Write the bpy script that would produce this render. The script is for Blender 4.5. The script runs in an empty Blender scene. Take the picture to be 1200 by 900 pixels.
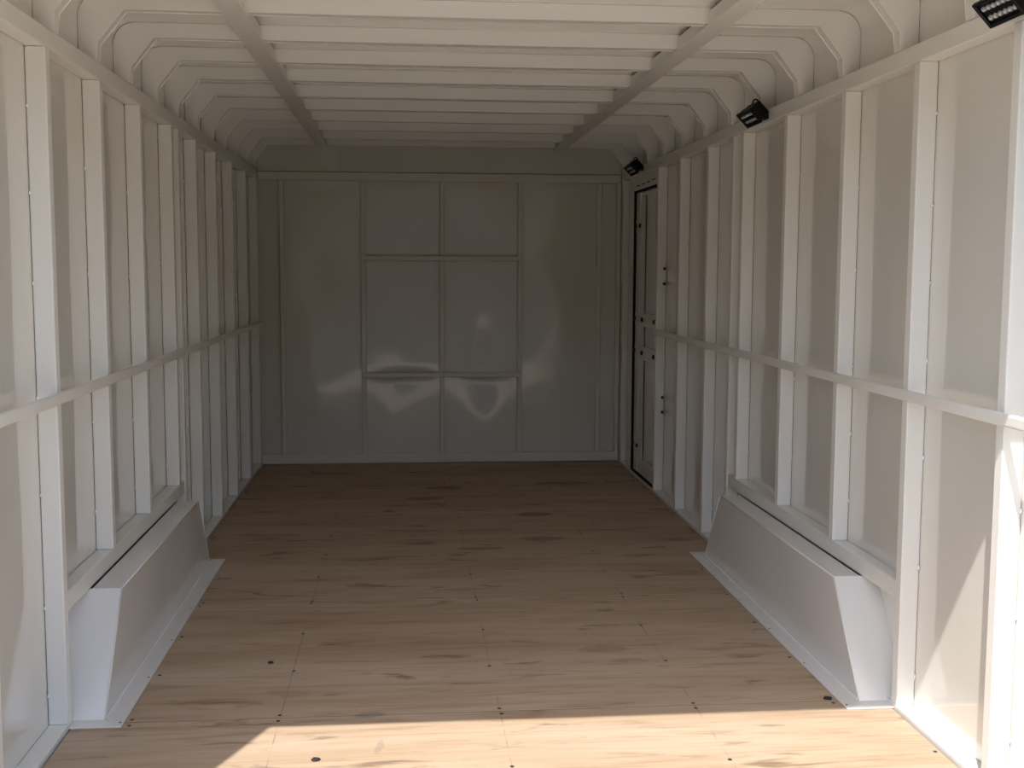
import bpy, bmesh, math, random
from mathutils import Vector, Matrix, noise

random.seed(7)
scene = bpy.context.scene
COL = scene.collection

# ------------------------------------------------------------------ camera
cam_d = bpy.data.cameras.new('camera')
cam = bpy.data.objects.new('camera', cam_d)
COL.objects.link(cam)
R_ = Vector((0.99578, -0.09166, 0.00398)); U_ = Vector((0.00503, 0.09794, 0.99518)); F_ = Vector((0.0916, 0.99096, -0.09799))
cam.matrix_world = Matrix(((R_.x, U_.x, -F_.x, -0.2514), (R_.y, U_.y, -F_.y, 0.0), (R_.z, U_.z, -F_.z, 1.3183), (0, 0, 0, 1)))
cam_d.sensor_fit = 'HORIZONTAL'; cam_d.sensor_width = 36.0; cam_d.lens = 1358.41 / 1200 * 36.0
cam_d.clip_start = 0.02; cam_d.clip_end = 500
scene.camera = cam

# ------------------------------------------------------------------ light: sky and sun behind the photographer
SK = 1.56                                   # fall of the sunbeam per metre of depth
SUN = Vector((0.413, 1.0, -SK)).normalized()
world = bpy.data.worlds.new('world'); scene.world = world; world.use_nodes = True
wn = world.node_tree.nodes; wl = world.node_tree.links
for n in list(wn): wn.remove(n)
wo = wn.new('ShaderNodeOutputWorld'); wb = wn.new('ShaderNodeBackground'); ws = wn.new('ShaderNodeTexSky')
ws.sky_type = 'NISHITA'; ws.sun_disc = False
ws.sun_elevation = math.asin(-SUN.z); ws.sun_rotation = math.atan2(-SUN.x, -SUN.y)
ws.air_density = 1.0; ws.dust_density = 1.35; ws.ozone_density = 1.0
wb.inputs['Strength'].default_value = 0.36
wl.new(ws.outputs[0], wb.inputs[0]); wl.new(wb.outputs[0], wo.inputs[0])
sd = bpy.data.lights.new('sun', 'SUN'); sd.energy = 5.3; sd.angle = math.radians(0.53); sd.color = (1.0, 0.965, 0.92)
so = bpy.data.objects.new('sun', sd); COL.objects.link(so)
so.rotation_euler = SUN.to_track_quat('-Z', 'Y').to_euler(); so.location = (-2, -6, 9)

vs = scene.view_settings
vs.view_transform = 'Standard'; vs.look = 'None'; vs.gamma = 1.0; vs.use_curve_mapping = False; vs.exposure = 0.28
scene.cycles.max_bounces = 16; scene.cycles.diffuse_bounces = 10; scene.cycles.glossy_bounces = 8
scene.cycles.use_denoising = True

# ------------------------------------------------------------------ materials
def mat(name):
    m = bpy.data.materials.new(name); m.use_nodes = True
    nt = m.node_tree
    return m, nt, nt.nodes['Principled BSDF'], nt.nodes.new, nt.links.new

def paint(name, col, rough, bump=0.0, scale=60.0, spec=0.5, stretch=(1, 1, 1), coat=0.0):
    m, nt, b, N, L = mat(name)
    b.inputs['Base Color'].default_value = (*col, 1); b.inputs['Roughness'].default_value = rough
    b.inputs['Specular IOR Level'].default_value = spec
    b.inputs['Coat Weight'].default_value = coat; b.inputs['Coat Roughness'].default_value = 0.035; b.inputs['Coat IOR'].default_value = 1.65
    tc = N('ShaderNodeTexCoord'); mp = N('ShaderNodeMapping'); mp.inputs['Scale'].default_value = stretch
    L(tc.outputs['Object'], mp.inputs[0])
    n1 = N('ShaderNodeTexNoise'); n1.inputs['Scale'].default_value = 3.0; n1.inputs['Detail'].default_value = 4
    L(mp.outputs[0], n1.inputs[0])
    mx = N('ShaderNodeMix'); mx.data_type = 'RGBA'
    mx.inputs[6].default_value = (col[0] * .965, col[1] * .965, col[2] * .955, 1); mx.inputs[7].default_value = (*col, 1)
    L(n1.outputs[0], mx.inputs[0]); L(mx.outputs[2], b.inputs['Base Color'])
    if bump:
        n2 = N('ShaderNodeTexNoise'); n2.inputs['Scale'].default_value = scale; n2.inputs['Detail'].default_value = 3
        L(mp.outputs[0], n2.inputs[0])
        bp = N('ShaderNodeBump'); bp.inputs['Strength'].default_value = bump; bp.inputs['Distance'].default_value = 0.002
        L(n2.outputs[0], bp.inputs['Height']); L(bp.outputs[0], b.inputs['Normal'])
    return m

WHITE = (0.80, 0.778, 0.722)
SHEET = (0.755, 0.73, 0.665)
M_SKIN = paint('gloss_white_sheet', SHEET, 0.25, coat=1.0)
M_BACK = paint('gloss_white_back_sheet', (0.655, 0.632, 0.555), 0.25, coat=0.55)  # darker, warmer copy of the sheet white, carrying the back wall's shade
M_BFRAME = paint('white_back_frame', (0.67, 0.645, 0.57), 0.30, 0.25, 45)  # frame white darkened likewise, shade of the back end in its colour
M_FRAME = paint('white_painted_steel', WHITE, 0.30, 0.25, 45)
M_BOX = paint('white_painted_fender', (0.775, 0.755, 0.72), 0.25, coat=0.6)
M_SHELL = paint('outer_sheet_white', (0.72, 0.72, 0.71), 0.35)
M_BEAD = paint('weld_paint', (0.84, 0.83, 0.81), 0.30)
M_BLACK = paint('black_plastic', (0.006, 0.006, 0.007), 0.45, 0.15, 90, spec=0.22)
M_RUBBER = paint('black_rubber', (0.005, 0.005, 0.006), 0.7, spec=0.2)
M_HOLE = paint('dark_bolt', (0.018, 0.016, 0.014), 0.5)
M_SCREW = paint('dark_screw', (0.022, 0.02, 0.018), 0.45)
M_SUB = paint('dark_subfloor', (0.03, 0.02, 0.014), 0.8)
M_DIRT = paint('dark_crumb', (0.02, 0.018, 0.016), 0.8)

def led_mat():
    m, nt, b, N, L = mat('led_lens')
    b.inputs['Base Color'].default_value = (0.62, 0.65, 0.68, 1); b.inputs['Roughness'].default_value = 0.08
    b.inputs['Metallic'].default_value = 0.6
    tc = N('ShaderNodeTexCoord'); n = N('ShaderNodeTexNoise'); n.inputs['Scale'].default_value = 40
    L(tc.outputs['Object'], n.inputs[0])
    r = N('ShaderNodeMapRange'); r.inputs['To Min'].default_value = 0.05; r.inputs['To Max'].default_value = 0.15
    L(n.outputs[0], r.inputs[0]); L(r.outputs[0], b.inputs['Roughness'])
    return m
M_LED = led_mat()

BLOTCHES = [(.44, 3.90, .095, .040, .45, (.24, .165, .105)), (.50, 3.78, .07, .018, .4, (.19, .15, .12)),
            (.44, 6.15, .11, .045, .65, (.10, .062, .036)), (-.15, 6.62, .12, .05, .6, (.10, .062, .036)),
            (-.02, 6.95, .13, .05, .6, (.10, .062, .036)), (.72, 7.05, .20, .06, .5, (.10, .062, .036)),
            (.42, 5.58, .12, .05, .5, (.13, .085, .05)), (.10, 5.40, .12, .035, .5, (.13, .085, .05)),
            (-.36, 3.36, .05, .02, .5, (.17, .15, .13)), (-.62, 3.55, .07, .03, .3, (.22, .17, .13)),
            (-.33, 3.12, .010, .055, .4, (.24, .20, .165)), (-.18, 5.52, .08, .035, .5, (.14, .09, .055)),
            (-.42, 4.78, .09, .03, .45, (.17, .11, .07)), (.95, 4.90, .10, .05, .35, (.20, .14, .09))]

def plywood():
    m, nt, b, N, L = mat('plywood')
    g = N('ShaderNodeNewGeometry'); oi = N('ShaderNodeObjectInfo')
    # every sheet its own patch of veneer
    mul = N('ShaderNodeVectorMath'); mul.operation = 'SCALE'; mul.inputs[0].default_value = (13.0, 7.0, 5.0)
    L(oi.outputs['Random'], mul.inputs['Scale'])
    add = N('ShaderNodeVectorMath'); add.operation = 'ADD'
    L(g.outputs['Position'], add.inputs[0]); L(mul.outputs[0], add.inputs[1])
    def noise_(scale3, scale, detail=6, rough=.6, dist=0.0):
        mp = N('ShaderNodeMapping'); mp.inputs['Scale'].default_value = scale3
        L(add.outputs[0], mp.inputs[0])
        n = N('ShaderNodeTexNoise'); n.inputs['Scale'].default_value = scale; n.inputs['Detail'].default_value = detail
        n.inputs['Roughness'].default_value = rough; n.inputs['Distortion'].default_value = dist
        L(mp.outputs[0], n.inputs[0]); return n.outputs[0]
    def ramp(src, *stops):
        r = N('ShaderNodeValToRGB'); e = r.color_ramp.elements
        while len(e) < len(stops): e.new(0.5)
        for k, (p, c) in enumerate(stops): e[k].position = p; e[k].color = (*c, 1)
        L(src, r.inputs[0]); return r.outputs[0]
    def mixc(fac, a, c, mode='MIX'):
        x = N('ShaderNodeMix'); x.data_type = 'RGBA'; x.blend_type = mode
        if isinstance(fac, float): x.inputs[0].default_value = fac
        else: L(fac, x.inputs[0])
        for i, v in ((6, a), (7, c)):
            if isinstance(v, tuple): x.inputs[i].default_value = (*v, 1)
            else: L(v, x.inputs[i])
        return x.outputs[2]
    broad = noise_((0.55, 2.6, 1), 1.5, 5, .55, .6)
    base = ramp(broad, (.25, (.40, .285, .185)), (.5, (.47, .357, .252)), (.75, (.525, .42, .315)))
    # cathedral grain: narrow darker bands running across the trailer
    gr = noise_((0.75, 10.0, 1), 1.9, 9, .66, 1.7)
    grain = ramp(gr, (.30, (.66, .56, .47)), (.46, (.94, .90, .86)), (.62, (1.0, 1.0, 1.0)))
    col = mixc(.85, base, grain, 'MULTIPLY')
    fine = noise_((1.2, 60.0, 1), 4.0, 4, .6)
    col = mixc(.5, col, ramp(fine, (.3, (.86, .83, .79)), (.6, (1, 1, 1))), 'MULTIPLY')
    # short dark streaks and knots, and grey smears
    st = noise_((1.5, 6.5, 1), 1.9, 4, .55, .8)
    col = mixc(ramp(st, (.60, (0, 0, 0)), (.69, (.72, .72, .72))), col, (.16, .105, .068))
    sm = noise_((1.0, 1.9, 1), 2.9, 5, .7, 1.2)
    col = mixc(ramp(sm, (.63, (0, 0, 0)), (.74, (.38, .38, .38))), col, (.23, .20, .175))
    # single blotches: a veneer patch, boot marks, stains
    wob = N('ShaderNodeTexNoise'); wob.inputs['Scale'].default_value = 9; wob.inputs['Detail'].default_value = 3
    L(g.outputs['Position'], wob.inputs[0])
    wv = N('ShaderNodeVectorMath'); wv.operation = 'SCALE'; wv.inputs['Scale'].default_value = .06
    L(wob.outputs['Color'], wv.inputs[0])
    wp = N('ShaderNodeVectorMath'); wp.operation = 'ADD'; L(g.outputs['Position'], wp.inputs[0]); L(wv.outputs[0], wp.inputs[1])
    for (px, py, rx, ry, dark, tone) in BLOTCHES:
        sb = N('ShaderNodeVectorMath'); sb.operation = 'SUBTRACT'; sb.inputs[1].default_value = (px + .03, py + .03, .03); L(wp.outputs[0], sb.inputs[0])
        dv = N('ShaderNodeVectorMath'); dv.operation = 'DIVIDE'; dv.inputs[1].default_value = (rx, ry, 1e3); L(sb.outputs[0], dv.inputs[0])
        ln = N('ShaderNodeVectorMath'); ln.operation = 'LENGTH'; L(dv.outputs[0], ln.inputs[0])
        rg = N('ShaderNodeMapRange'); rg.inputs['From Min'].default_value = .75; rg.inputs['From Max'].default_value = 1.1
        rg.inputs['To Min'].default_value = dark; rg.inputs['To Max'].default_value = 0.0
        L(ln.outputs['Value'], rg.inputs[0]); col = mixc(rg.outputs[0], col, tone)
    # chalk lines over the floor beams
    sx = N('ShaderNodeSeparateXYZ'); L(g.outputs['Position'], sx.inputs[0])
    tot = None
    for cx in (-0.6245, 0.0265, 0.621):
        s = N('ShaderNodeMath'); s.operation = 'SUBTRACT'; s.inputs[1].default_value = cx; L(sx.outputs[0], s.inputs[0])
        a = N('ShaderNodeMath'); a.operation = 'ABSOLUTE'; L(s.outputs[0], a.inputs[0])
        l = N('ShaderNodeMath'); l.operation = 'LESS_THAN'; l.inputs[1].default_value = 0.0013; L(a.outputs[0], l.inputs[0])
        if tot is None: tot = l.outputs[0]
        else:
            q = N('ShaderNodeMath'); q.operation = 'ADD'; L(tot, q.inputs[0]); L(l.outputs[0], q.inputs[1]); tot = q.outputs[0]
    brk = noise_((.4, 3.0, 1), 2.0, 3)
    bk = ramp(brk, (.44, (.0, .0, .0)), (.62, (.6, .6, .6)))
    fm = N('ShaderNodeMath'); fm.operation = 'MULTIPLY'; L(tot, fm.inputs[0]); L(bk, fm.inputs[1])
    col = mixc(fm.outputs[0], col, (.13, .08, .055))
    L(col, b.inputs['Base Color'])
    b.inputs['Roughness'].default_value = 0.62; b.inputs['Specular IOR Level'].default_value = 0.3
    bp = N('ShaderNodeBump'); bp.inputs['Strength'].default_value = 0.18; bp.inputs['Distance'].default_value = 0.002
    L(gr, bp.inputs['Height']); L(bp.outputs[0], b.inputs['Normal'])
    return m
M_PLY = plywood()

def ground_mat():
    m, nt, b, N, L = mat('bounce_gravel')
    tc = N('ShaderNodeTexCoord'); n = N('ShaderNodeTexNoise'); n.inputs['Scale'].default_value = 6; n.inputs['Detail'].default_value = 8
    L(tc.outputs['Object'], n.inputs[0])
    r = N('ShaderNodeValToRGB'); r.color_ramp.elements[0].color = (.27, .245, .20, 1); r.color_ramp.elements[1].color = (.43, .39, .325, 1)
    L(n.outputs[0], r.inputs[0]); L(r.outputs[0], b.inputs['Base Color']); b.inputs['Roughness'].default_value = .9
    return m
M_GROUND = ground_mat()

# ------------------------------------------------------------------ mesh helpers
def link(name, me, m, parent=None, loc=(0, 0, 0)):
    o = bpy.data.objects.new(name, me); COL.objects.link(o)
    if m is not None and len(me.materials) == 0: me.materials.append(m)
    o.location = loc
    if parent is not None: o.parent = parent
    return o

def to_mesh(bm, name, smooth=False):
    me = bpy.data.meshes.new(name); bmesh.ops.recalc_face_normals(bm, faces=bm.faces[:])
    bm.to_mesh(me); bm.free()
    if smooth:
        for p in me.polygons: p.use_smooth = True
    return me

def add_box(bm, a, b, bevel=0.0, seg=2):
    xs = sorted((a[0], b[0])); ys = sorted((a[1], b[1])); zs = sorted((a[2], b[2]))
    v = [bm.verts.new((x, y, z)) for z in zs for y in ys for x in xs]
    fs = [bm.faces.new([v[i] for i in f]) for f in ((0, 1, 3, 2), (4, 6, 7, 5), (0, 4, 5, 1), (2, 3, 7, 6), (0, 2, 6, 4), (1, 5, 7, 3))]
    if bevel:
        es = {e for f in fs for e in f.edges}
        bmesh.ops.bevel(bm, geom=list(es), offset=bevel, segments=seg, profile=0.5, affect='EDGES')

def box_mesh(name, a, b, bevel=0.0, seg=2):
    bm = bmesh.new(); add_box(bm, a, b, bevel, seg); return to_mesh(bm, name)

def box(name, a, b, m, parent=None, bevel=0.0, seg=2):
    return link(name, box_mesh(name, a, b, bevel, seg), m, parent)

def prism(name, prof, axis, t0, t1, m, parent=None, bevel=0.0):
    """profile of (p, q) pairs pushed along an axis: 'y' -> (x, z), 'x' -> (y, z), 'z' -> (x, y)"""
    bm = bmesh.new()
    mk = {'y': lambda p, t: (p[0], t, p[1]), 'x': lambda p, t: (t, p[0], p[1]), 'z': lambda p, t: (p[0], p[1], t)}[axis]
    A = [bm.verts.new(mk(p, t0)) for p in prof]; B = [bm.verts.new(mk(p, t1)) for p in prof]
    fa = bm.faces.new(A); fb = bm.faces.new(B[::-1])
    for i in range(len(prof)):
        j = (i + 1) % len(prof); bm.faces.new((A[i], B[i], B[j], A[j]))
    if bevel:
        es = list(fa.edges) + list(fb.edges)
        bmesh.ops.bevel(bm, geom=es, offset=bevel, segments=2, profile=.5, affect='EDGES')
    return link(name, to_mesh(bm, name), m, parent)

def cyl(bm, c, axis, r, h, n=12, r2=None):
    axis = Vector(axis).normalized(); q = Vector((0, 0, 1)).rotation_difference(axis)
    M = Matrix.Translation(Vector(c)) @ q.to_matrix().to_4x4()
    bmesh.ops.create_cone(bm, cap_ends=True, segments=n, radius1=r, radius2=r if r2 is None else r2, depth=h, matrix=M)

def blob(bm, c, s, sub=1):
    M = Matrix.Translation(Vector(c)) @ Matrix.Diagonal((*s, 1))
    bmesh.ops.create_icosphere(bm, subdivisions=sub, radius=1.0, matrix=M)

def tag(o, label=None, cat=None, group=None, kind=None):
    if label: o['label'] = label
    if cat: o['category'] = cat
    if group: o['group'] = group
    if kind: o['kind'] = kind
    return o

def sheet(name, o, ax_u, ax_v, nrm, lu, lv, m, parent, amp, seed, nu=20, nv=44, edge=0.05, th=0.0012):
    """thin steel sheet in one bay of the frame: pinned at its edges, oil-canned in between"""
    o, ax_u, ax_v, nrm = Vector(o), Vector(ax_u), Vector(ax_v), Vector(nrm)
    rnd = random.Random(seed); ph = [rnd.uniform(0, 6.28) for _ in range(6)]; of = rnd.uniform(0, 90)
    sgn = rnd.choice((-1, 1))
    vs_, fs_ = [], []
    def d(u, v):
        s, t = u / lu, v / lv
        w = math.sin(math.pi * s) ** 1.6 * min(1, min(v, lv - v) / edge) if 0 < s < 1 else 0
        k = (noise.noise((u * 2.2 + of, v * 1.5, of)) * 1.1
             + 0.45 * math.sin(v * 5.3 + ph[0] + 1.4 * math.sin(u * 4 + ph[1]))
             + 0.22 * math.sin(v * 10.5 + ph[2]) * math.sin(u * 9 + ph[3]) + 0.25 * sgn)
        return amp * w * k
    for i in range(nv + 1):
        for j in range(nu + 1):
            u, v = lu * j / nu, lv * i / nv
            vs_.append(o + ax_u * u + ax_v * v + nrm * d(u, v))
    W_ = nu + 1
    for i in range(nv):
        for j in range(nu):
            a = i * W_ + j; fs_.append((a, a + 1, a + W_ + 1, a + W_))
    me = bpy.data.meshes.new(name); me.from_pydata([tuple(v) for v in vs_], [], fs_); me.update()
    if me.polygons[0].normal.dot(nrm) < 0: me.flip_normals()
    for p in me.polygons: p.use_smooth = True
    return link(name, me, m, parent)

# ------------------------------------------------------------------ measures (metres)
XI = 1.22      # inner faces of the wall posts
XS = 1.2762    # wall sheet
YB = 7.87      # inner face of the back frame
Y0 = 3.285 - 2.06 / SK      # outer face of the rear door frame, which throws the shadow edge on the floor
ZT0, ZT1 = 1.918, 1.972
ZR = 2.132     # underside of the roof ribs
ZK = 2.186     # roof sheet
GROUND = -0.58

# ------------------------------------------------------------------ surroundings out of view, added for their effect on the light
gbm = bmesh.new(); bmesh.ops.create_grid(gbm, x_segments=2, y_segments=2, size=60)
ground = link('ground', to_mesh(gbm, 'ground'), M_GROUND, None, (0, 0, GROUND)); tag(ground, kind='structure')  # unseen ground, put in to bounce sunlight through the opening

# long shed added out of view to cut horizon light off the back wall
M_BLOCKER = paint('blocker_siding', (.20, .19, .17), .6, .3, 8, stretch=(6, 1, .2))
blocker = box('horizon_blocker', (-16, -17, GROUND), (16, -10, GROUND + 4.2), M_BLOCKER); tag(blocker, kind='structure')
prism('blocker_roof', [(-17.4, GROUND + 4.201), (-9.6, GROUND + 4.201), (-13.5, GROUND + 5.2)], 'x', -16.4, 16.4, M_BLOCKER, blocker)

# ------------------------------------------------------------------ floor
floor = box('floor', (-1.30, Y0 - .02, -0.075), (1.30, 7.97, -0.020), M_SUB); tag(floor, kind='structure')
seams = [Y0, 2.165, 3.357, 4.555, 5.705, 6.89, YB - .004]
GAP = {5.705: .005}
screw_bm = bmesh.new(); cyl(screw_bm, (0, 0, 0.0003), (0, 0, 1), 0.0058, 0.0014, 10)
blob(screw_bm, (0, 0, 0.0010), (0.0035, 0.0035, 0.0006), 1)
SCREW = to_mesh(screw_bm, 'screw'); SCREW.materials.append(M_SCREW)
for i in range(len(seams) - 1):
    a, b = seams[i] + GAP.get(seams[i], .003), seams[i + 1] - GAP.get(seams[i + 1], .003)
    x0, x1 = -1.2135, 1.2135
    sh = box('plywood_sheet', (x0, a, -0.0185), (x1, b, 0.0), M_PLY, floor)
    d = (b - a)
    rows = [a + .017, a + d / 3, a + 2 * d / 3, b - .017]
    for x in (-1.196, -1.054, -0.6245, 0.0265, 0.621, 1.052, 1.197):
        for y in rows:
            if abs(x) > 1.1 and 3.25 < y < 5.35: continue
            if 1.0 < abs(x) < 1.1 and not 3.25 < y < 5.3: continue
            s = link('screw', SCREW, None, sh, (x + random.uniform(-.004, .004), y + random.uniform(-.006, .006), 0))
            s.rotation_euler.z = random.uniform(0, 3)

for y in seams[1:-1]:
    box('seam_shade', (-1.2135, y - GAP.get(y, .003) + .0001, -.0195), (1.2135, y + GAP.get(y, .003) - .0001, -.0015), M_SUB, floor)  # dark strip standing in for the shade inside each seam gap

# ------------------------------------------------------------------ side walls
STUD_L = [2.19, 2.755, 3.32, 3.885, 4.452, 5.03, 5.172, 5.60, 6.165, 6.735, 7.285, 7.83]
STUD_R = [2.16, 2.715, 3.268, 3.83, 4.428, 5.010, 5.160, 5.592, 6.168, 6.715]
SW = 0.039                       # post width along the wall
SILL_T = 0.388

def post_mesh(z0, z1):
    return box_mesh('stud', (-.0275, 0, z0), (.0275, SW, z1), .0035, 2)
POSTS = {}
def bead_mesh(side, z0, z1, seed):
    r = random.Random(seed); bm = bmesh.new(); z = z0 + r.uniform(.08, .2)
    while z < z1 - .05:
        blob(bm, (side * .0255, -.002, z), (.0035, .0045, r.uniform(.006, .011)), 1); z += r.uniform(.20, .34)
    return to_mesh(bm, 'weld_beads', True)

def side_wall(name, side, studs, well0, well1, skip_from):
    s = side
    outer = 1.2815
    w = box(name, (s * outer, Y0 - .01, -0.075), (s * (outer + .02), 7.97, 2.13), M_SHELL); tag(w, kind='structure')
    end = YB
    rail_end = YB - .01 if s < 0 else 6.70
    # frame rails
    o = box('top_rail', (s * XI, Y0 + .05, ZT0), (s * (XS - .001), end, ZT1), M_FRAME, w, .004)
    o = box('base_plate', (s * XI, Y0 + .05, -0.018), (s * (XS - .001), end, 0.0125), M_FRAME, w, .002)
    o = box('mid_rail', (s * 1.2025, Y0 + .06, .940), (s * (XI - .0006), rail_end, .9735), M_FRAME, w, .0065, 3)
    # posts
    for k, y in enumerate(studs):
        on_sill = well0 - .02 < y < well1 - .2 and y > well0 + .2
        z0 = SILL_T + .0004 if on_sill else .0128
        key = z0
        if key not in POSTS:
            POSTS[key] = post_mesh(z0, ZT0 - .0004); POSTS[key].materials.append(M_FRAME)
        p = link('stud', POSTS[key], None, w, (s * (XI + .0275), y, 0))
        bd = link('weld_beads', bead_mesh(s, z0, ZT0, hash((s, k)) & 255), M_BEAD, p); bd['kind'] = 'stuff'
    # horizontal sill over the wheel box, between two full posts
    y_a = [y for y in studs if abs(y - well0) < .08][0] + SW + .001
    y_b = 5.16 if s > 0 else 5.172
    box('sill', (s * (XI + .0052), y_a, .3312), (s * (XS - .001), y_b - .001, SILL_T), M_FRAME, w, .004)
    # sheet panels, one to a bay
    ys = [Y0 + .03] + [y + SW / 2 for y in studs] + ([end + .03] if s < 0 else [])
    for k in range(len(ys) - 1):
        a, b = ys[k], ys[k + 1]
        if b - a < .2: amp = .0004
        else: amp = .0034 if a < 4.9 else .0018
        zb = 0.0
        sheet('skin_panel', (s * XS, a, zb), (0, 1, 0), (0, 0, 1), (-s, 0, 0), b - a, 1.95 - zb, M_SKIN, w, amp, 31 * k + (5 if s > 0 else 0))
    return w

wall_left = side_wall('wall_left', -1, STUD_L, 3.32, 5.30, None)
wall_right = side_wall('wall_right', 1, STUD_R, 3.275, 5.28, None)

# ------------------------------------------------------------------ wheel boxes
def wheel_box(side, y0, label):
    s = side; root = bpy.data.objects.new('wheel_well_box', None); COL.objects.link(root); root.location = (s * 1.17, 4.3, 0)
    tag(root, label, 'wheel well', 'wheel boxes along the side walls')
    inv = Matrix.Translation((-s * 1.17, -4.3, 0))
    def put(o): o.data.transform(inv); o.parent = root; return o
    yb0, yt0, yt1, yb1 = y0 + .056, y0 + .300, y0 + 1.665, y0 + 1.90
    xi, xo, zt = 1.1315, 1.2775, .330
    # housing: sloping ends, flat top, upright inner side
    prof = [(yb0, .004), (yt0, zt), (yt1, zt), (yb1, .004)]
    bm = bmesh.new()
    A = [bm.verts.new((s * xi, y, z)) for y, z in prof]; B = [bm.verts.new((s * xo, y, z)) for y, z in prof]
    # inner side as a slightly buckled sheet
    bm.faces.new((A[0], B[0], B[1], A[1])); T = [bm.verts.new((s * 1.2205, y, zt)) for y in (yt0, yt1)]; bm.faces.new((A[1], T[0], T[1], A[2])); bm.faces.new((A[2], B[2], B[3], A[3]))
    me = to_mesh(bm, 'housing')
    put(link('housing', me, M_BOX))
    nu, nv = 44, 12; vs_, fs_ = [], []
    for i in range(nv + 1):
        t = i / nv
        for j in range(nu + 1):
            q = j / nu; y = (yb0 + (yt0 - yb0) * t) * (1 - q) + (yb1 + (yt1 - yb1) * t) * q; z = .004 + (zt - .004) * t
            wv = math.sin(math.pi * t) * math.sin(math.pi * q)
            dx = .0022 * wv * (math.sin(y * 7 + s) + .8 * noise.noise((y * 3, z * 4, s * 3.0)))
            vs_.append((s * (xi - dx), y, z))
    for i in range(nv):
        for j in range(nu):
            a = i * (nu + 1) + j; fs_.append((a, a + 1, a + nu + 2, a + nu + 1))
    me = bpy.data.meshes.new('side_sheet'); me.from_pydata(vs_, [], fs_); me.update()
    if me.polygons[0].normal.x * s > 0: me.flip_normals()
    for p in me.polygons: p.use_smooth = True
    put(link('side_sheet', me, M_BOX))
    # folded lip along the edges of the side sheet
    bm = bmesh.new()
    def strip(p, q, r=.0022):
        p, q = Vector(p), Vector(q); cyl(bm, (p + q) / 2, q - p, r, (q - p).length, 8)
    strip((s * xi, yb0, .006), (s * xi, yt0, zt)); strip((s * xi, yt0, zt), (s * xi, yt1, zt)); strip((s * xi, yt1, zt), (s * xi, yb1, .006))
    put(link('welded_edge', to_mesh(bm, 'welded_edge', True), M_FRAME))
    # flange screwed to the floor
    fl = prism('floor_flange', [(s * 1.2195, y0), (s * 1.072, y0), (s * 1.072, y0 + 1.955), (s * 1.145, y0 + 1.955), (s * 1.2195, y0 + 1.955)], 'z', .0004, .0044, M_BOX, None, .0012)
    put(fl)
    # painted-over seam of sealant where the box meets its flange
    bm = bmesh.new()
    n = 40
    for k in range(n):
        ya = yb0 + (yb1 - yb0) * k / n; yc = yb0 + (yb1 - yb0) * (k + 1) / n
        w1 = .006 + .003 * noise.noise((ya * 5, s, 2)); w2 = .006 + .003 * noise.noise((yc * 5, s, 2))
        v = [bm.verts.new(q) for q in ((s * (xi + .001), ya, .0044), (s * (xi - w1), ya, .0047), (s * (xi - w2), yc, .0047), (s * (xi + .001), yc, .0044),
                                       (s * (xi - .0005), ya, .0044 + w1), (s * (xi - .0005), yc, .0044 + w2))]
        bm.faces.new((v[4], v[1], v[2], v[5])); 
    bmesh.ops.remove_doubles(bm, verts=bm.verts[:], dist=1e-5)
    put(link('sealant', to_mesh(bm, 'sealant', True), M_BEAD))
    for k in range(6):
        y = y0 + .03 + k * .378
        sc = link('screw', SCREW, None, None, (s * 1.082 - s * 1.17, y - 4.3, .0045)); sc.parent = root
        sc.data = SCREW; sc.scale = (.6, .6, .8)
    return root
wheel_box(-1, 3.317, 'long white wheel box with sloping ends on the floor flange, against the left wall')
wheel_box(1, 3.280, 'long white wheel box with sloping ends on the right wall, ahead of the side door')

# ------------------------------------------------------------------ roof
def roof_profile(off=0.0):
    pts = [(1.2775, 1.955)]
    cx, cz, rx, rz = 1.2775 - .078, ZK - .078, .078, .078
    for k in range(9):
        a = k / 8 * math.pi / 2; pts.append((cx + (rx + off) * math.cos(a), cz + (rz + off) * math.sin(a)))
    return pts
RP = roof_profile()
full = RP + [(-x, z) for x, z in RP[::-1]]
outer = roof_profile(.012); outer[0] = (1.2895, 1.955); outer_full = outer + [(-x, z) for x, z in outer[::-1]]
# weather skin
bm = bmesh.new()
A = [bm.verts.new((x, Y0 - .01, z)) for x, z in outer_full]; B = [bm.verts.new((x, 7.97, z)) for x, z in outer_full]
for i in range(len(A) - 1): bm.faces.new((A[i], A[i + 1], B[i + 1], B[i]))
bmesh.ops.solidify(bm, geom=bm.faces[:], thickness=.008)
ceiling = link('ceiling', to_mesh(bm, 'ceiling'), M_SHELL); tag(ceiling, kind='structure')

RIB_Y = [2.06, 2.51, 2.96, 3.41, 3.862, 4.312, 4.762, 5.207, 5.664, 6.105, 6.56, 6.995, 7.45, 7.822]
RW = 0.046
inner = [(1.2205, ZT1 + .0005), (1.2175, 2.031), (1.133, ZR + .004), (.30, ZR)]
inner_full = inner + [(-x, z) for x, z in inner[::-1]]
outr = [(x - .0008 if x > 0 else x + .0008, z - .0008) for x, z in full]
outr = [(1.2765, ZT1 + .0005)] + [q for q in outr[1:-1]] + [(-1.2765, ZT1 + .0005)]
rib_prof = inner_full + outr[::-1]
rib_me = None
for y in RIB_Y:
    if rib_me is None:
        o = prism('roof_rib', rib_prof, 'y', 0, RW, M_FRAME, ceiling, .0025); rib_me = o.data
    else: o = link('roof_rib', rib_me, None, ceiling)
    o.location.y = y
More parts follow.
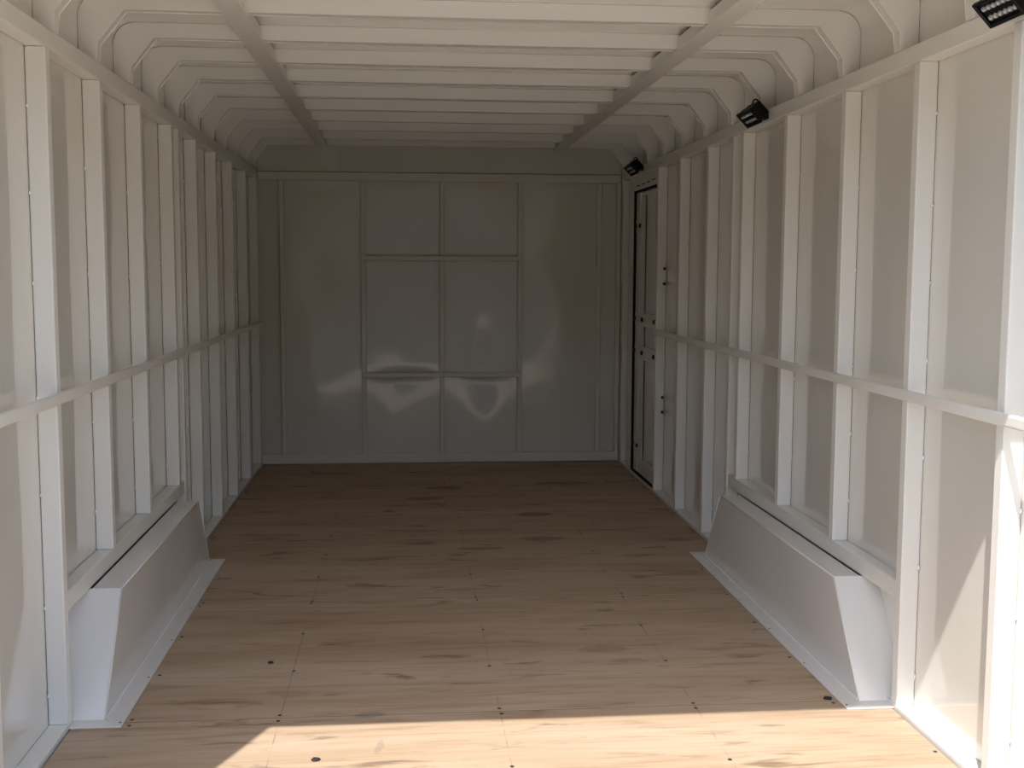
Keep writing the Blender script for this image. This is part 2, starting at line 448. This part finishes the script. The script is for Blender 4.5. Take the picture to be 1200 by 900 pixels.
# roof sheet, one panel to a bay
ys = [Y0 + .01] + [y + RW / 2 for y in RIB_Y[:-1]] + [7.90]
for k in range(len(ys) - 1):
    a, b = ys[k], ys[k + 1]; vs_, fs_ = [], []; nv = 10; rnd = random.Random(k)
    prof = []
    for i in range(len(full) - 1):
        (x0, z0), (x1, z1) = full[i], full[i + 1]; n = 24 if abs(x1 - x0) > 1 else 2
        for q in range(n): prof.append((x0 + (x1 - x0) * q / n, z0 + (z1 - z0) * q / n))
    prof.append(full[-1]); of = rnd.uniform(0, 50)
    for j in range(nv + 1):
        t = j / nv; y = a + (b - a) * t
        for x, z in prof:
            sag = .0045 * math.sin(math.pi * t) * max(0, min(1, (1.15 - abs(x)) / .2)) * (.3 + noise.noise((x * 1.6 + of, y * 2, of)))
            vs_.append((x, y, z - sag))
    W_ = len(prof)
    for j in range(nv):
        for i in range(W_ - 1):
            q = j * W_ + i; fs_.append((q, q + 1, q + W_ + 1, q + W_))
    me = bpy.data.meshes.new('roof_panel'); me.from_pydata(vs_, [], fs_); me.update()
    for p in me.polygons: p.use_smooth = True
    link('roof_panel', me, M_SKIN, ceiling)
for s in (-1, 1):
    box('stringer', (s * .750, Y0 + .02, ZR - .0085), (s * .826, YB, ZR - .0006), M_FRAME, ceiling, .002)
    # upright web of the stringer, cut between the ribs
    for k in range(len(RIB_Y) - 1):
        a, b = RIB_Y[k] + RW + .0006, RIB_Y[k + 1] - .0006
        xa = .758
        box('stringer_web', (s * xa, a, ZR - .0004), (s * (xa + .058), b, ZK - .010), M_FRAME, ceiling, .0015, 1)

# ------------------------------------------------------------------ back wall
wall_back = box('wall_back', (-1.30, YB + .058, -0.075), (1.30, YB + .08, 2.19), M_SHELL); tag(wall_back, kind='structure')
fx = [-1.27, -1.067, -.529, 0.0, .529, 1.072, 1.235]
YF = YB + .012                       # front of the upright bars
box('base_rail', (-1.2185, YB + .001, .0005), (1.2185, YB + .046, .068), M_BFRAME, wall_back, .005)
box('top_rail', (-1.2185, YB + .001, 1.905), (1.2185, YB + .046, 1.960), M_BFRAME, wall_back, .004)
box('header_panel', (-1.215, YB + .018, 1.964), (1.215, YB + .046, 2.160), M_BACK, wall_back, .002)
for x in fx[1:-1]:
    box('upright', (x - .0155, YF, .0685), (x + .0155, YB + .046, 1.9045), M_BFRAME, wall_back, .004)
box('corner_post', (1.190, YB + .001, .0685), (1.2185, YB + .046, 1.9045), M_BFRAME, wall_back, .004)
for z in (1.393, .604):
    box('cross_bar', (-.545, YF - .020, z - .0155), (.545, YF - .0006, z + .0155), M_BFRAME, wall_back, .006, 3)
bx = [-1.2775] + fx[1:-1] + [1.2775]
zz = [0.03, .604, 1.393, 1.93]
k = 0
for i in range(len(bx) - 1):
    bays = [(0.03, 1.93)] if i in (0, 1, 4, 5) else list(zip(zz[:-1], zz[1:]))
    for z0, z1 in bays:
        amp = .0006 if i in (0, 5) else .0070
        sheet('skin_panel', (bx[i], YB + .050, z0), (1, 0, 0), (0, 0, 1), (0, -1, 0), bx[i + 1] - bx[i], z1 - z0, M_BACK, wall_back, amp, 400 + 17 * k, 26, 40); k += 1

# ------------------------------------------------------------------ side door in the right wall, by the back corner
door = bpy.data.objects.new('door_1', None); COL.objects.link(door); door.location = (1.25, 7.1, 0); tag(door, kind='structure')
def dput(o): o.parent = door; o.matrix_parent_inverse = Matrix.Translation((-1.25, -7.1, 0)); return o
DY0, DY1, DZ0, DZ1 = 6.770, 7.432, .022, 1.812
dput(box('frame_header', (1.222, 6.757, DZ1 + .012), (1.2765, 7.60, ZT0 - .0005), M_FRAME, None, .003))
dput(box('frame_jamb', (1.222, DY1 + .012, .013), (1.2765, 7.60, DZ1 + .0115), M_FRAME, None, .003))
dput(box('side_panel', (1.262, 7.6005, .013), (1.2765, YB + .04, ZT0 - .0005), M_SKIN, None, .001))
dput(box('corner_stile', (1.222, 7.80, .013), (1.2615, YB - .0005, ZT0 - .0005), M_FRAME, None, .003))
for k in range(4):
    dput(box('weld_gap', (1.2208, 6.80 + k * .155, 1.853 - k * .002), (1.2216, 6.90 + k * .155, 1.859 - k * .002), M_RUBBER, None))
# rubber seal all round
bm = bmesh.new()
add_box(bm, (1.2225, DY1 + .0005, DZ0 - .008), (1.2465, DY1 + .0115, DZ1 + .0115))
add_box(bm, (1.2245, DY0 - .012, DZ1 + .0045), (1.2465, DY1, DZ1 + .0115))
add_box(bm, (1.2245, DY0 - .012, DZ0 - .0085), (1.2465, DY1, DZ0 - .0005))
dput(link('door_seal', to_mesh(bm, 'door_seal'), M_RUBBER))
leaf = dput(box('door_leaf', (1.247, DY0, DZ0), (1.2755, DY1, DZ1), M_SKIN, None, .001))
def lput(o): o.parent = leaf; o.matrix_parent_inverse = leaf.matrix_parent_inverse.copy(); return o
def leaf_part(name, a, b, m, bev=.002):
    return dput(box(name, a, b, m, None, bev))
leaf_part('door_stile', (1.238, 7.318, DZ0), (1.2466, DY1 - .001, DZ1 - .001), M_FRAME)
leaf_part('door_stile', (1.2405, 7.180, DZ0 + .10), (1.2455, 7.308, DZ1 - .03), M_FRAME)
leaf_part('door_gap', (1.2456, 7.160, DZ0 + .10), (1.2466, 7.179, DZ1 - .03), M_RUBBER, 0)
leaf_part('door_gap', (1.2456, 7.3085, DZ0 + .10), (1.2466, 7.3172, DZ1 - .03), M_RUBBER, 0)
leaf_part('door_bottom_rail', (1.2405, DY0 + .02, DZ0), (1.2455, 7.317, DZ0 + .095), M_FRAME)
bolt_bm = bmesh.new(); cyl(bolt_bm, (-.004, 0, 0), (1, 0, 0), .014, .010, 8); blob(bolt_bm, (-.010, 0, 0), (.004, .008, .008), 1)
BOLT = to_mesh(bolt_bm, 'bolt'); BOLT.materials.append(M_HOLE)
for z, ylo in ((1.60, 7.17), (1.01, 6.79), (.80, 6.79), (.197, 7.17)):
    leaf_part('door_crossbar', (1.2350, ylo, z - .042), (1.2375, 7.425, z + .042), M_FRAME, .0008)
    for y in ((7.412, 7.29) if ylo > 7 else (7.41, 7.18, 6.83)):
        dput(link('bolt', BOLT, None, None, (1.2350, y, z)))
# hinge plates on the post beside the door
for z in (1.285, .527):
    p = link('hinge_plate', box_mesh('hinge_plate', (1.226, 6.708, z - .075), (1.272, 6.7125, z + .075), .0015, 1), M_FRAME, wall_right)
    for dz in (-.044, .044):
        bm = bmesh.new(); cyl(bm, (1.262, 6.706, z + dz), (0, 1, 0), .0095, .007, 8); blob(bm, (1.262, 6.702, z + dz), (.005, .003, .005), 1)
        link('bolt', to_mesh(bm, 'bolt'), M_HOLE, p)

# ------------------------------------------------------------------ rear door frame behind the photographer's view
rear = bpy.data.objects.new('wall_rear', None); COL.objects.link(rear); tag(rear, kind='structure')
box('door_header', (-1.30, Y0, 2.06), (1.30, Y0 + .10, 2.20), M_FRAME, rear, .004)
for s in (-1, 1):
    box('door_jamb', (s * 1.190, Y0, -.075), (s * 1.30, Y0 + .09, 2.0595), M_FRAME, rear, .004)
box('threshold', (-1.1895, Y0 - .02, -.075), (1.1895, Y0 - .0005, -.001), M_FRAME, rear, .003)

# lowered ramp added out of view, bouncing sunlight up to the ceiling
M_BOUNCE = paint('bounce_ramp_sheet', (.68, .62, .53), .5, .3, 30)
ramp = bpy.data.objects.new('bounce_ramp', None); COL.objects.link(ramp); tag(ramp, kind='structure')
ry0, ry1 = -.05, Y0 - .03
prism('bounce_ramp_panel', [(ry1, -.030), (ry1, -.072), (ry0, GROUND + .002), (ry0, GROUND + .040)], 'x', -1.17, 1.17, M_BOUNCE, ramp, .003)
for s in (-1, 1):
    prism('bounce_ramp_edge', [(ry1, -.024), (ry1, -.074), (ry0, GROUND + .001), (ry0, GROUND + .046)], 'x', s * 1.1705, s * 1.20, M_FRAME, ramp, .003)

# ------------------------------------------------------------------ work lights on the right top rail
def work_light(y, label, extra_tilt=0.0):
    root = bpy.data.objects.new('work_light', None); COL.objects.link(root); root.location = (1.2185, y, 1.950)
    tag(root, label, 'work light', 'black work lights on the right top rail')
    # lamp head: local axes a (length), b (up the lens), n (out of the lens)
    n = Vector((-.68, -.16, -.70)).normalized()
    a = Vector((.17, -.97, .10)); a = (a - n * a.dot(n)).normalized(); b_ = n.cross(a)
    if b_.z < 0: b_ = -b_
    c = Vector((-.070, 0, -.012))
    M = Matrix(((a.x, b_.x, n.x, c.x), (a.y, b_.y, n.y, c.y), (a.z, b_.z, n.z, c.z), (0, 0, 0, 1)))
    if M.to_3x3().determinant() < 0:
        a = -a; M = Matrix(((a.x, b_.x, n.x, c.x), (a.y, b_.y, n.y, c.y), (a.z, b_.z, n.z, c.z), (0, 0, 0, 1)))
    def head(bm, name, m, smooth=False):
        bm.transform(M); return link(name, to_mesh(bm, name, smooth), m, root)
    L, H, D = .060, .034, .046
    bm = bmesh.new(); add_box(bm, (-L, -H, -D + .012), (L, H, 0.0), .007, 2)
    hd = head(bm, 'housing', M_BLACK)
    bm = bmesh.new()
    for k in range(7):
        x = -L + .012 + k * (2 * L - .024) / 6; add_box(bm, (x - .0025, -H + .004, -D - .010), (x + .0025, H - .004, -D + .0125))
    head(bm, 'cooling_fins', M_BLACK)
    bm = bmesh.new()
    add_box(bm, (-L - .003, H - .006, -.004), (L + .003, H + .003, .009), .002, 1); add_box(bm, (-L - .003, -H - .003, -.004), (L + .003, -H + .006, .009), .002, 1)
    add_box(bm, (-L - .003, -H, -.004), (-L + .006, H, .009), .002, 1); add_box(bm, (L - .006, -H, -.004), (L + .003, H, .009), .002, 1)
    head(bm, 'bezel', M_BLACK)
    for r_ in (-1, 1):
        for k in range(6):
            bm = bmesh.new(); cx = -L + .016 + k * (2 * L - .032) / 5
            cyl(bm, (cx, r_ * .0135, .002), (0, 0, 1), .0078, .005, 12, .0060); blob(bm, (cx, r_ * .0135, .0045), (.0042, .0042, .0030), 1)
            o = head(bm, 'led', M_LED); o.parent = hd
    # hanging eye on the back
    bm = bmesh.new(); pr = []
    for k in range(12):
        t = k / 12 * 2 * math.pi
        for q in range(6):
            w = q / 6 * 2 * math.pi; rr = .0115 + .0032 * math.cos(w)
            pr.append(bm.verts.new((-.010 + .0032 * math.sin(w), H * .70 + rr * math.cos(t), -D - .022 - rr * math.sin(t) * 1.2)))
    for k in range(12):
        for q in range(6):
            bm.faces.new((pr[k * 6 + q], pr[((k + 1) % 12) * 6 + q], pr[((k + 1) % 12) * 6 + (q + 1) % 6], pr[k * 6 + (q + 1) % 6]))
    head(bm, 'hanging_eye', M_BLACK, True)
    # bracket: foot on the rail and a bent arm to the head
    bm = bmesh.new(); add_box(bm, (-.006, -.030, -.018), (.0005, .030, .012), .0015, 1)
    foot = link('bracket_foot', to_mesh(bm, 'bracket_foot'), M_BLACK, root)
    bm = bmesh.new()
    for off in (-.022, .022):
        p0 = Vector((-.004, off, 0)); p1 = c + b_ * 0 - n * D * .6 + Vector((0, off * .8, 0))
        mid = (p0 + p1) / 2; dv = p1 - p0; cyl(bm, mid, dv, .0045, dv.length, 8)
    cyl(bm, c - n * D * .6, (0, 1, 0), .007, .056, 10)
    link('bracket_arm', to_mesh(bm, 'bracket_arm'), M_BLACK, root)
    for off in (-.020, .020):
        bm = bmesh.new(); cyl(bm, (-.0075, off, -.010), (1, 0, 0), .005, .004, 6)
        link('bracket_bolt', to_mesh(bm, 'bracket_bolt'), M_HOLE, foot)
    return root
work_light(2.69, 'black work light nearest the rear opening, cut by the top right picture corner')
work_light(4.69, 'black work light on the rail, middle one of three')
work_light(7.17, 'black work light above the side door, by the back wall')

# ------------------------------------------------------------------ crumbs on the plywood
def crumb(x, y, r, label, seed):
    rnd = random.Random(seed); bm = bmesh.new(); bmesh.ops.create_icosphere(bm, subdivisions=2, radius=1)
    for v in bm.verts:
        f = 1 + .35 * noise.noise(v.co * 1.7 + Vector((seed, 0, 0))); v.co = Vector((v.co.x * r * f, v.co.y * r * f * .8, max(-.2, v.co.z) * r * .5 * f + r * .1))
    o = link('dirt_crumb', to_mesh(bm, 'dirt_crumb'), M_DIRT, None, (x, y, 0)); tag(o, label, 'debris', 'dark crumbs on the plywood floor')
crumb(-.707, 3.843, .011, 'small black crumb on the plywood, out from the left wheel box', 3)
crumb(1.046, 3.372, .014, 'black crumb at the near corner of the right wheel box flange', 5)
crumb(-.497, 3.047, .013, 'dark crumb lying in the sunlit patch of floor', 9)
